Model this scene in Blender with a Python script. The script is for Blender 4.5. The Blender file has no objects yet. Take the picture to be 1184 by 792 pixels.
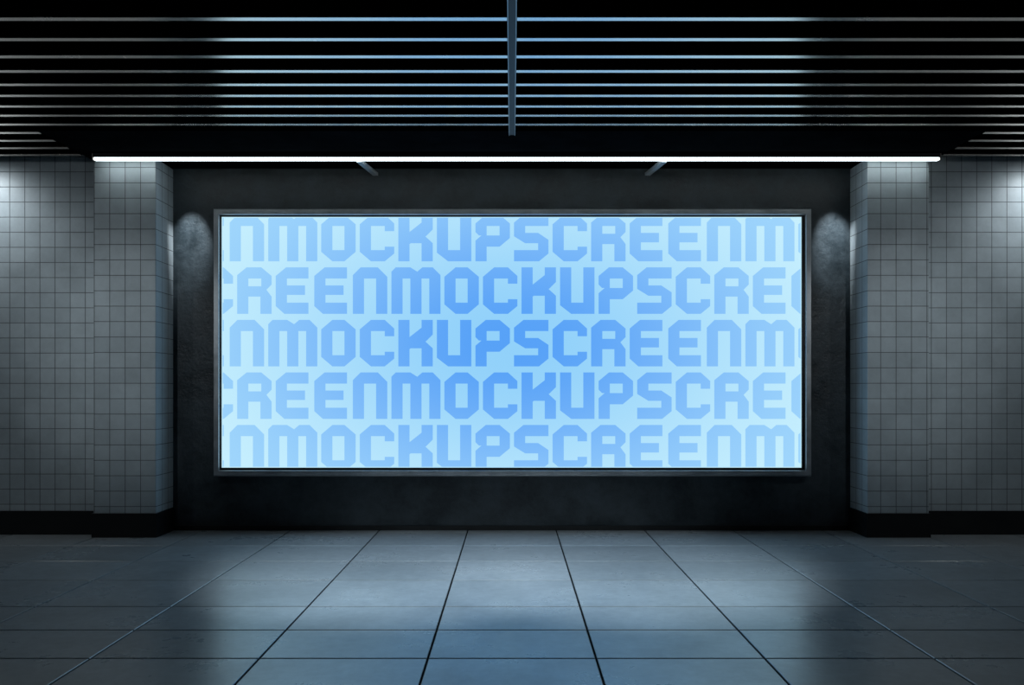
import bpy, math, random
from mathutils import Vector
random.seed(4)
S = bpy.context.scene
try:
    S.view_settings.view_transform = 'Standard'
    S.view_settings.look = 'None'
except Exception: pass
COL = S.collection

# ---------------------------------------------------------------- helpers
def new_mat(name, color=(0.5,0.5,0.5), rough=0.5, metal=0.0, spec=0.5):
    m = bpy.data.materials.new(name); m.use_nodes = True
    b = m.node_tree.nodes['Principled BSDF']
    b.inputs['Base Color'].default_value = (*color,1)
    b.inputs['Roughness'].default_value = rough
    b.inputs['Metallic'].default_value = metal
    b.inputs['Specular IOR Level'].default_value = spec
    return m, m.node_tree, b

def mesh_obj(name, verts, faces, mats, parent=None, fmat=None):
    me = bpy.data.meshes.new(name)
    me.from_pydata(verts, [], faces); me.update()
    for m in (mats if isinstance(mats,(list,tuple)) else [mats]): me.materials.append(m)
    if fmat:
        for p,i in zip(me.polygons, fmat): p.material_index = i
    o = bpy.data.objects.new(name, me); COL.objects.link(o)
    if parent: o.parent = parent
    return o

def box_geo(x0,x1,y0,y1,z0,z1, V, F):
    n=len(V)
    V += [(x0,y0,z0),(x1,y0,z0),(x1,y1,z0),(x0,y1,z0),(x0,y0,z1),(x1,y0,z1),(x1,y1,z1),(x0,y1,z1)]
    F += [(n,n+3,n+2,n+1),(n+4,n+5,n+6,n+7),(n,n+1,n+5,n+4),(n+1,n+2,n+6,n+5),(n+2,n+3,n+7,n+6),(n+3,n,n+4,n+7)]

def boxes(name, lst, mats, parent=None, bevel=0, fm=None):
    V=[];F=[];FM=[]
    for i,b in enumerate(lst):
        box_geo(*b,V,F); FM += [fm[i] if fm else 0]*6
    o = mesh_obj(name,V,F,mats,parent,FM)
    if bevel:
        md=o.modifiers.new('bevel','BEVEL'); md.width=bevel; md.segments=2; md.limit_method='ANGLE'
    return o

def N(nt,t,**k):
    n=nt.nodes.new(t)
    for a,v in k.items(): setattr(n,a,v)
    return n

def coords(nt):
    return N(nt,'ShaderNodeTexCoord').outputs['Object']

# ---------------------------------------------------------------- materials
def tile_material():
    m,nt,b = new_mat('glazed_wall_tile',(0.3,0.33,0.35),0.32)
    L=nt.links
    sep=N(nt,'ShaderNodeSeparateXYZ'); L.new(coords(nt),sep.inputs[0])
    add=N(nt,'ShaderNodeMath',operation='ADD'); L.new(sep.outputs[0],add.inputs[0]); L.new(sep.outputs[1],add.inputs[1])
    cmb=N(nt,'ShaderNodeCombineXYZ'); L.new(add.outputs[0],cmb.inputs[0]); L.new(sep.outputs[2],cmb.inputs[1])
    br=N(nt,'ShaderNodeTexBrick'); br.offset=0; br.squash=1
    br.inputs['Scale'].default_value=1
    br.inputs['Brick Width'].default_value=0.156; br.inputs['Row Height'].default_value=0.156
    br.inputs['Mortar Size'].default_value=0.004; br.inputs['Mortar Smooth'].default_value=0.3
    br.inputs['Color1'].default_value=(0.53,0.59,0.62,1); br.inputs['Color2'].default_value=(0.60,0.66,0.69,1)
    br.inputs['Mortar'].default_value=(0.17,0.18,0.19,1)
    L.new(cmb.outputs[0],br.inputs['Vector'])
    ns=N(nt,'ShaderNodeTexNoise'); ns.inputs['Scale'].default_value=3.5; ns.inputs['Detail'].default_value=9; ns.inputs['Roughness'].default_value=0.7
    L.new(coords(nt),ns.inputs['Vector'])
    mr=N(nt,'ShaderNodeMapRange'); mr.inputs[1].default_value=0.3; mr.inputs[2].default_value=0.7; mr.inputs[3].default_value=0.80; mr.inputs[4].default_value=1.04
    L.new(ns.outputs['Fac'],mr.inputs[0])
    mx=N(nt,'ShaderNodeMix',data_type='RGBA',blend_type='MULTIPLY'); mx.inputs[0].default_value=1
    L.new(br.outputs['Color'],mx.inputs[6]); L.new(mr.outputs[0],mx.inputs[7])
    L.new(mx.outputs[2],b.inputs['Base Color'])
    inv=N(nt,'ShaderNodeMath',operation='SUBTRACT'); inv.inputs[0].default_value=1; L.new(br.outputs['Fac'],inv.inputs[1])
    bp=N(nt,'ShaderNodeBump'); bp.inputs['Distance'].default_value=0.004; bp.inputs['Strength'].default_value=0.5
    L.new(inv.outputs[0],bp.inputs['Height']); L.new(bp.outputs[0],b.inputs['Normal'])
    rr=N(nt,'ShaderNodeMapRange'); rr.inputs[3].default_value=0.4; rr.inputs[4].default_value=0.8
    L.new(br.outputs['Fac'],rr.inputs[0]); L.new(rr.outputs[0],b.inputs['Roughness'])
    return m

def mottled(name, c1, c2, scale, r1, r2, bump=0.0, metal=0, spec=0.5, lo=0.34, hi=0.66):
    m,nt,b = new_mat(name,c1,r1,metal,spec); L=nt.links
    ns=N(nt,'ShaderNodeTexNoise'); ns.inputs['Scale'].default_value=scale; ns.inputs['Detail'].default_value=12; ns.inputs['Roughness'].default_value=0.7
    L.new(coords(nt),ns.inputs['Vector'])
    cr=N(nt,'ShaderNodeMapRange'); cr.inputs[1].default_value=lo; cr.inputs[2].default_value=hi
    L.new(ns.outputs['Fac'],cr.inputs[0])
    mx=N(nt,'ShaderNodeMix',data_type='RGBA'); mx.inputs[6].default_value=(*c1,1); mx.inputs[7].default_value=(*c2,1)
    L.new(cr.outputs[0],mx.inputs[0]); L.new(mx.outputs[2],b.inputs['Base Color'])
    rr=N(nt,'ShaderNodeMapRange'); rr.inputs[3].default_value=r1; rr.inputs[4].default_value=r2
    L.new(cr.outputs[0],rr.inputs[0]); L.new(rr.outputs[0],b.inputs['Roughness'])
    if bump:
        bp=N(nt,'ShaderNodeBump'); bp.inputs['Distance'].default_value=bump; bp.inputs['Strength'].default_value=0.6
        L.new(ns.outputs['Fac'],bp.inputs['Height']); L.new(bp.outputs[0],b.inputs['Normal'])
    return m

def floor_material():
    m,nt,b = new_mat('polished_stone_floor_tile',(0.2,0.23,0.25),0.35); L=nt.links
    b.inputs['IOR'].default_value=2.7
    co=coords(nt)
    n1=N(nt,'ShaderNodeTexNoise'); n1.inputs['Scale'].default_value=1.3; n1.inputs['Detail'].default_value=9; n1.inputs['Roughness'].default_value=0.65
    L.new(co,n1.inputs['Vector'])
    n2=N(nt,'ShaderNodeTexNoise'); n2.inputs['Scale'].default_value=14; n2.inputs['Detail'].default_value=8; n2.inputs['Roughness'].default_value=0.7
    L.new(co,n2.inputs['Vector'])
    r1=N(nt,'ShaderNodeMapRange'); r1.inputs[1].default_value=0.3; r1.inputs[2].default_value=0.7; r1.inputs[3].default_value=0.7; r1.inputs[4].default_value=1.12
    L.new(n1.outputs['Fac'],r1.inputs[0])
    r2=N(nt,'ShaderNodeMapRange'); r2.inputs[1].default_value=0.3; r2.inputs[2].default_value=0.7; r2.inputs[3].default_value=0.78; r2.inputs[4].default_value=1.12
    L.new(n2.outputs['Fac'],r2.inputs[0])
    at=N(nt,'ShaderNodeAttribute'); at.attribute_name='tone'
    m1=N(nt,'ShaderNodeMath',operation='MULTIPLY'); L.new(r1.outputs[0],m1.inputs[0]); L.new(r2.outputs[0],m1.inputs[1])
    m2=N(nt,'ShaderNodeMath',operation='MULTIPLY'); L.new(m1.outputs[0],m2.inputs[0]); L.new(at.outputs['Fac'],m2.inputs[1])
    mx=N(nt,'ShaderNodeMix',data_type='RGBA',blend_type='MULTIPLY'); mx.inputs[0].default_value=1
    mx.inputs[6].default_value=(0.42,0.45,0.47,1); L.new(m2.outputs[0],mx.inputs[7])
    L.new(mx.outputs[2],b.inputs['Base Color'])
    rr=N(nt,'ShaderNodeMapRange'); rr.inputs[1].default_value=0.3; rr.inputs[2].default_value=0.7; rr.inputs[3].default_value=0.36; rr.inputs[4].default_value=0.24
    L.new(n1.outputs['Fac'],rr.inputs[0]); L.new(rr.outputs[0],b.inputs['Roughness'])
    b.inputs['Specular Tint'].default_value=(1.0,0.93,0.84,1)
    bp=N(nt,'ShaderNodeBump'); bp.inputs['Distance'].default_value=0.002; bp.inputs['Strength'].default_value=0.25
    L.new(n2.outputs['Fac'],bp.inputs['Height']); L.new(bp.outputs[0],b.inputs['Normal'])
    return m

def emit_mat(name, c_in, c_out, strength, k=None):
    m=bpy.data.materials.new(name); m.use_nodes=True; nt=m.node_tree; nt.nodes.clear(); L=nt.links
    out=N(nt,'ShaderNodeOutputMaterial'); em=N(nt,'ShaderNodeEmission'); em.inputs['Strength'].default_value=strength
    L.new(em.outputs[0],out.inputs[0])
    if c_out is None:
        em.inputs['Color'].default_value=(*c_in,1); return m
    # the displayed artwork has a radial colour gradient around its own centre
    mp=N(nt,'ShaderNodeMapping'); mp.inputs['Location'].default_value=(0,0,-1.99/1.9); mp.inputs['Scale'].default_value=(1/3.2,0,1/1.9)
    L.new(coords(nt),mp.inputs['Vector'])
    ln=N(nt,'ShaderNodeVectorMath',operation='LENGTH'); L.new(mp.outputs[0],ln.inputs[0])
    mr=N(nt,'ShaderNodeMapRange',interpolation_type='SMOOTHSTEP'); mr.inputs[1].default_value=0.05; mr.inputs[2].default_value=k
    L.new(ln.outputs['Value'],mr.inputs[0])
    mx=N(nt,'ShaderNodeMix',data_type='RGBA'); mx.inputs[6].default_value=(*c_in,1); mx.inputs[7].default_value=(*c_out,1)
    L.new(mr.outputs[0],mx.inputs[0]); L.new(mx.outputs[2],em.inputs['Color'])
    return m
def srgb(r,g,b):
    f=lambda c:(c/255/12.92 if c/255<=0.04045 else ((c/255+0.055)/1.055)**2.4)
    return (f(r),f(g),f(b))

M_tile=tile_material()
M_floor=floor_material()
M_grout,_,_=new_mat('floor_grout',(0.006,0.007,0.008),0.9,spec=0.1)
M_base=mottled('black_skirting',(0.006,0.007,0.008),(0.012,0.013,0.014),5,0.45,0.6,spec=0.4)
M_conc=mottled('dark_painted_concrete',(0.009,0.015,0.019),(0.042,0.056,0.066),2.2,0.36,0.55,0.03,lo=0.38,hi=0.64)
M_soff=mottled('black_soffit_panel',(0.003,0.0035,0.004),(0.006,0.007,0.008),3,0.9,1.0,spec=0.0)
M_void,_,_=new_mat('black_ceiling_void',(0.002,0.002,0.0025),1.0,spec=0.0)
M_slat=mottled('brushed_aluminium_slat',(0.86,0.73,0.64),(0.96,0.82,0.72),2.5,0.20,0.28,0,1)
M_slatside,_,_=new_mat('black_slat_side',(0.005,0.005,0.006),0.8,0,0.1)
M_frame=mottled('brushed_steel_frame',(0.42,0.44,0.46),(0.60,0.62,0.64),6,0.36,0.5,0,0.9)
M_bezel,_,_=new_mat('black_bezel',(0.006,0.007,0.008),0.4)
M_rail,_,_=new_mat('grey_metal_rail',(0.34,0.31,0.28),0.35,0.9)
M_brk,_,_=new_mat('painted_bracket',(0.6,0.62,0.63),0.5,0.2)
M_spine,_,_=new_mat('spine_grey_metal',(0.07,0.063,0.056),0.55,0.5)
M_railD,_,_=new_mat('dark_metal_rail',(0.025,0.027,0.03),0.5,0.5)
M_screen=emit_mat('screen_backlight',srgb(146,209,250),srgb(200,240,254),1.0,1.3)
M_text=emit_mat('screen_lettering',srgb(88,162,247),srgb(160,214,252),1.0,1.25)
M_tube=emit_mat('led_strip_diffuser',(0.84,0.97,1.0),None,6.0)
M_can,_,_=new_mat('black_can',(0.01,0.01,0.012),0.5)

# ---------------------------------------------------------------- dimensions
YB=9.2      # recessed back wall
YP=8.75     # pillar front
YW=8.93     # tiled side-bay walls
ZC=3.84     # ceiling slat underside
XR=8.5; YR=-4.0; ZT=4.6

# ---------------------------------------------------------------- floor (individual tiles over grout bed)
xs=[0.47+0.94*i for i in range(-10,10)]
ys=[9.9,9.04,8.29,7.54,6.79,5.97,5.39,4.82]
while ys[-1]>YR: ys.append(ys[-1]-0.58)
V=[];F=[];FM=[];tones=[]
box_geo(-XR,XR,YR,9.9,-0.12,-0.010,V,F); FM+=[1]*6; tones+=[1]*6
g=0.0065; c=0.004
for i in range(len(xs)-1):
    for j in range(len(ys)-1):
        x0,x1=max(xs[i]+g,-XR),min(xs[i+1]-g,XR)
        gy=g*0.9
        y0,y1=max(ys[j+1]+gy,YR),ys[j]-gy
        if x1-x0<0.05 or y1-y0<0.05: continue
        n=len(V)
        V+=[(x0,y0,-0.01),(x1,y0,-0.01),(x1,y1,-0.01),(x0,y1,-0.01)]
        V+=[(x0,y0,-c*.6),(x1,y0,-c*.6),(x1,y1,-c*.6),(x0,y1,-c*.6)]
        V+=[(x0+c,y0+c,0),(x1-c,y0+c,0),(x1-c,y1-c,0),(x0+c,y1-c,0)]
        F.append((n+8,n+9,n+10,n+11))
        for a in range(4):
            b_=(a+1)%4
            F.append((n+4+a,n+4+b_,n+8+b_,n+8+a)); F.append((n+a,n+b_,n+4+b_,n+4+a))
        FM+=[0]*9; t=random.uniform(0.86,1.08); tones+=[t]*9
fl=mesh_obj('floor',V,F,[M_floor,M_grout],None,FM)
at=fl.data.attributes.new('tone','FLOAT','FACE')
at.data.foreach_set('value',tones)

# ---------------------------------------------------------------- walls
boxes('wall_back',[(-3.9,3.9,YB,YB+0.25,0,ZT)],M_conc)
boxes('wall_back_left',[(-XR,-4.235,YW,YW+0.4,0,ZT)],M_tile)
boxes('wall_back_right',[(4.218,XR,YW,YW+0.4,0,ZT)],M_tile)
boxes('wall_left',[(-XR-0.2,-XR,YR,9.5,0,ZT)],M_tile)
boxes('wall_right',[(XR,XR+0.2,YR,9.5,0,ZT)],M_tile)
boxes('wall_rear',[(-XR-0.2,XR+0.2,YR-0.2,YR,0,ZT)],M_conc)
boxes('pillar',[(-4.235,-3.605,YP,YB+0.02,0,ZC)],M_tile,bevel=0.006)
boxes('pillar',[(3.596,4.218,YP,YB+0.02,0,ZC)],M_tile,bevel=0.006)
HB=0.245
boxes('baseboard_back',[(-3.6,3.59,YB-0.012,YB+0.01,0,0.05)],M_base)
boxes('baseboard_left',[(-XR,-4.245,YW-0.015,YW+0.01,0,HB)],M_base)
boxes('baseboard_right',[(4.228,XR,YW-0.015,YW+0.01,0,HB)],M_base)
boxes('baseboard_pillar_left',[(-4.250,-3.590,YP-0.015,YB-0.001,0,HB)],M_base,bevel=0.003)
boxes('baseboard_pillar_right',[(3.581,4.233,YP-0.015,YB-0.001,0,HB)],M_base,bevel=0.003)

# ---------------------------------------------------------------- ceiling
boxes('ceiling',[(-XR-0.2,XR+0.2,YR-0.2,9.5,ZT,ZT+0.15)],M_void)
boxes('ceiling_soffit',[(-4.30,4.30,7.86,YB+0.2,ZC+0.006,ZC+0.5)],M_soff,bevel=0.004)
sy=[5.47,5.79,6.09,6.37,6.65,6.90,7.16,7.40,7.65]
k=5.47-0.31
front=[]
while k>YR+0.2: front.append(k); k-=0.31
lst=[];fm=[]
for y in front+sy:
    for (a,b_) in ((-XR,-0.032),(0.032,XR)):
        lst.append((a,b_,y-0.024,y+0.024,ZC,ZC+0.006)); fm.append(0)
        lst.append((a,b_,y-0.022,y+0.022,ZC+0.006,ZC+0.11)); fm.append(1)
k=7.90
while k<8.85:
    for (a,b_) in ((-XR,-4.31),(4.31,XR)):
        lst.append((a,b_,k-0.025,k+0.025,ZC,ZC+0.006)); fm.append(0)
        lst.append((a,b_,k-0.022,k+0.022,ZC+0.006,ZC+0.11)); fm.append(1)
    k+=0.25
boxes('ceiling_slats',lst,[M_slat,M_slatside],None,0,fm)
boxes('ceiling_spine_beam',[(-0.024,0.024,YR,7.86,ZC-0.03,ZC-0.022),(-0.012,0.012,YR,7.86,ZC-0.022,ZC+0.3),(-0.029,-0.023,YR,7.86,ZC-0.036,ZC+0.02),(0.023,0.029,YR,7.86,ZC-0.036,ZC+0.02)],[M_spine,M_rail],None,0,[0,0,1,1])
boxes('ceiling_rail',[(-2.91,-2.88,YR,7.86,ZC+0.11,ZC+0.14),(-2.9,-2.89,YR,7.86,ZC+0.14,ZT)],M_railD)
boxes('ceiling_rail',[(2.88,2.91,YR,7.86,ZC+0.11,ZC+0.14),(2.89,2.9,YR,7.86,ZC+0.14,ZT)],M_railD)

# ---------------------------------------------------------------- linear LED fixture
fx=bpy.data.objects.new('linear_led_light',None); COL.objects.link(fx)
boxes('housing',[(-4.16,4.25,8.570,8.642,3.815,3.840),(-4.16,4.25,8.570,8.582,3.799,3.815),(-4.16,4.25,8.630,8.642,3.799,3.815)],M_railD,fx,0.002)
boxes('diffuser',[(-4.15,4.24,8.584,8.628,3.776,3.814)],M_tube,fx,0.006)
boxes('end_caps',[(-4.165,-4.15,8.570,8.642,3.772,3.840),(4.24,4.255,8.570,8.642,3.772,3.840)],M_rail,fx,0.002)
def bar(name,p,q,w,h,mat,parent):
    p=Vector(p);q=Vector(q);d=(q-p).normalized();s=d.cross(Vector((0,0,1))).normalized();u=s.cross(d)
    V=[];
    for e in (p,q):
        for a,b_ in ((-1,-1),(1,-1),(1,1),(-1,1)): V.append(tuple(e+s*a*w/2+u*b_*h/2))
    return mesh_obj(name,V,[(0,1,2,3),(7,6,5,4),(0,4,5,1),(1,5,6,2),(2,6,7,3),(3,7,4,0)],mat,parent)
bar('bracket_1',(-1.53,8.645,3.785),(-1.45,9.198,3.785),0.055,0.03,M_brk,fx)
bar('bracket_2',(1.52,8.645,3.785),(1.44,9.198,3.785),0.055,0.03,M_brk,fx)

# ---------------------------------------------------------------- billboard
bb=bpy.data.objects.new('illuminated_billboard',None); COL.objects.link(bb)
FX0,FX1,FZ0,FZ1=-3.131,3.140,0.586,3.391
SX0,SX1,SZ0,SZ1=-3.050,3.041,0.676,3.310
prof=[(0,YB+0.0),(0,9.075),(0.006,9.062),(0.012,9.062),(0.016,9.05),(0.058,9.05),(0.066,9.065),(0.070,9.085)]
V=[];F=[]
for (ins,y) in prof:
    V+=[(FX0+ins,y,FZ0+ins),(FX1-ins,y,FZ0+ins),(FX1-ins,y,FZ1-ins),(FX0+ins,y,FZ1-ins)]
for i in range(len(prof)-1):
    for a in range(4):
        b_=(a+1)%4
        F.append((i*4+a,i*4+b_,i*4+4+b_,i*4+4+a))
mesh_obj('steel_frame',V,F,M_frame,bb)
ib=0.068
boxes('bezel',[(FX0+ib,SX0,9.07,9.12,FZ0+ib,FZ1-ib),(SX1,FX1-ib,9.07,9.12,FZ0+ib,FZ1-ib),(SX0,SX1,9.07,9.12,FZ0+ib,SZ0),(SX0,SX1,9.07,9.12,SZ1,FZ1-ib)],M_bezel,bb)
boxes('back_box',[(FX0+0.03,FX1-0.03,9.11,YB,FZ0+0.03,FZ1-0.03)],M_bezel,bb)
YS=9.09
mesh_obj('screen',[(SX0,YS,SZ0),(SX1,YS,SZ0),(SX1,YS,SZ1),(SX0,YS,SZ1)],[(0,1,2,3)],M_screen,bb)

# lettering: each glyph is a set of convex polygons in a 40 x 54 cell (y down)
R=lambda x0,y0,x1,y1:[(x0,y0),(x1,y0),(x1,y1),(x0,y1)]
G={
'M':[[(0,5),(5,0),(13,0),(13,54),(0,54)],R(13,0,22,13),[(22,0),(30,5),(35,9),(35,22),(22,13)],R(22,13,35,54),[(30,5),(36,0),(44,0),(44,13),(35,13)],[(44,0),(48,0),(57,9),(57,54),(44,54)]],
'O':[[(0,11),(13,0),(13,54),(0,43)],R(13,0,27,13),R(13,41,27,54),[(27,0),(40,11),(40,43),(27,54)]],
'C':[[(0,11),(13,0),(13,54),(0,43)],R(13,0,29,13),R(13,41,29,54),[(29,0),(40,10),(40,19),(29,19)],[(29,37),(40,37),(40,45),(29,54)]],
'K':[R(0,0,13,54),[(13,20),(27,9),(27,24),(13,34)],R(27,0,40,17),[(27,17),(40,17),(32,25),(27,25)],[(13,22),(28,22),(40,33),(27,33),(13,33)],R(27,33,40,54)],
'U':[[(0,0),(13,0),(13,54),(0,44)],R(13,41,27,54),R(27,0,40,54)],
'P':[[(0,10),(12,0),(13,0),(13,24),(4,24),(0,20)],R(13,0,28,13),[(28,0),(40,10),(40,27),(28,37),(28,13)],R(13,24,28,37),[(0,30),(7,24),(13,24),(13,54),(0,54)]],
'S':[[(0,9),(11,0),(13,0),(13,33),(0,25)],R(13,0,40,13),R(13,21,28,33),[(28,21),(40,29),(40,45),(29,54),(28,54)],R(0,41,28,54)],
'R':[[(0,9),(11,0),(13,0),(13,54),(0,54)],R(13,0,28,13),[(28,0),(40,10),(40,20),(34,26),(28,26)],R(13,22,28,34),[(28,26),(34,26),(40,34),(40,54),(27,54),(27,34)]],
'E':[[(0,10),(12,0),(13,0),(13,54),(10,54),(0,45)],R(13,0,38,13),R(13,21,34,32),R(13,41,38,54)],
'N':[[(0,9),(9,0),(13,0),(13,54),(0,54)],R(13,0,27,13),[(27,0),(29,0),(40,11),(40,54),(27,54)]],
}
def clip(poly,ax,lim,keep_gt):
    out=[]
    for i in range(len(poly)):
        a=poly[i];b_=poly[(i+1)%len(poly)]
        ia=(a[ax]>=lim) if keep_gt else (a[ax]<=lim); ibn=(b_[ax]>=lim) if keep_gt else (b_[ax]<=lim)
        if ia: out.append(a)
        if ia!=ibn:
            t=(lim-a[ax])/(b_[ax]-a[ax]); out.append((a[0]+t*(b_[0]-a[0]),a[1]+t*(b_[1]-a[1])))
    return out
U=(SX1-SX0)/673.0     # artwork unit
word='MOCKUPSCREEN'
V=[];F=[]
for row in range(5):
    top=-2+61*row-0.5
    m0=(309-255) if row%2==0 else (452-255)
    x=m0-554
    i=0
    while x<680:
        ch=word[i%12]
        adv=61.5 if ch=='M' else 44.77
        for poly in G[ch]:
            P=[(x+px,top+py) for px,py in poly]
            for (ax,lim,k_) in ((0,1,True),(0,672,False),(1,1,True),(1,290,False)):
                if P: P=clip(P,ax,lim,k_)
            if len(P)>=3:
                n=len(V)
                V+=[(SX0+a*U,YS-0.002,SZ1-b_*U) for a,b_ in P]
                F.append(tuple(range(n+len(P)-1,n-1,-1)))
        x+=adv; i+=1
mesh_obj('lettering',V,F,M_text,bb)

# ---------------------------------------------------------------- lamps
def spot(name,loc,target,energy,angle,blend=1.0,size=0.03,col=(0.84,0.94,1.0),r=0.045,length=0.11):
    e=bpy.data.objects.new(name,None); COL.objects.link(e)
    l=bpy.data.lights.new(name+'_bulb','SPOT'); l.energy=energy; l.spot_size=math.radians(angle); l.spot_blend=blend; l.shadow_soft_size=min(size,r*0.7); l.color=col
    o=bpy.data.objects.new('bulb',l); COL.objects.link(o); o.location=loc
    d=(Vector(target)-Vector(loc)).normalized()
    o.rotation_euler=d.to_track_quat('-Z','Y').to_euler(); o.parent=e
    q=d.to_track_quat('Z','Y'); V=[];F=[];n=24
    for (rr,h) in ((r,-length*.7),(r,length*.15),(r*.88,length*.15),(r*.88,-length*.65)):
        for a in range(n):
            V.append(tuple(Vector(loc)+q@Vector((rr*math.cos(a/n*6.28318),rr*math.sin(a/n*6.28318),h))))
    for k_ in range(3):
        for a in range(n):
            b_=(a+1)%n; F.append((k_*n+a,k_*n+b_,(k_+1)*n+b_,(k_+1)*n+a))
    F.append(tuple(range(n-1,-1,-1))); 
    mesh_obj('can',V,F,M_can,e)
for s in (-1,1):
    spot('wall_washer_spotlight',(s*5.60,8.35,3.79),(s*5.40,8.93,2.9),36,130,size=0.04)
    spot('niche_spotlight',(s*3.36,8.72,3.815),(s*3.42,9.2,3.04),170,34,size=0.02,r=0.022,length=0.05)
    spot('pillar_fill_spot',(s*4.05,4.6,3.74),(s*3.95,8.75,1.9),125,34,size=0.05)  # added fill, out of view with its can: evens out the pillar fronts
    spot('side_wall_fill_spot',(s*5.6,4.6,3.74),(s*5.0,8.93,2.0),52,65,size=0.05)  # added out-of-view fill and can, lifts the tiled side bays
for x in (-0.9,0.9):
    spot('floor_fill_spot',(x,4.6,3.74),(x*1.0,7.0,0),640,48,size=0.08,col=(0.72,0.88,1.0))  # invented fill lamps above the frame, cans too, to brighten the floor centre

# ---------------------------------------------------------------- world & camera
w=bpy.data.worlds.new('dark_underground'); S.world=w; w.use_nodes=True
w.node_tree.nodes['Background'].inputs[0].default_value=(0.02,0.025,0.03,1)
w.node_tree.nodes['Background'].inputs[1].default_value=0.2
cd=bpy.data.cameras.new('camera'); co=bpy.data.objects.new('camera',cd); COL.objects.link(co)
co.location=(0,0,1.5); co.rotation_euler=(math.radians(90),0,0)
cd.sensor_width=36; cd.sensor_fit='HORIZONTAL'; cd.lens=1000/1184*36
cd.shift_x=0; cd.shift_y=54/1184
S.camera=co
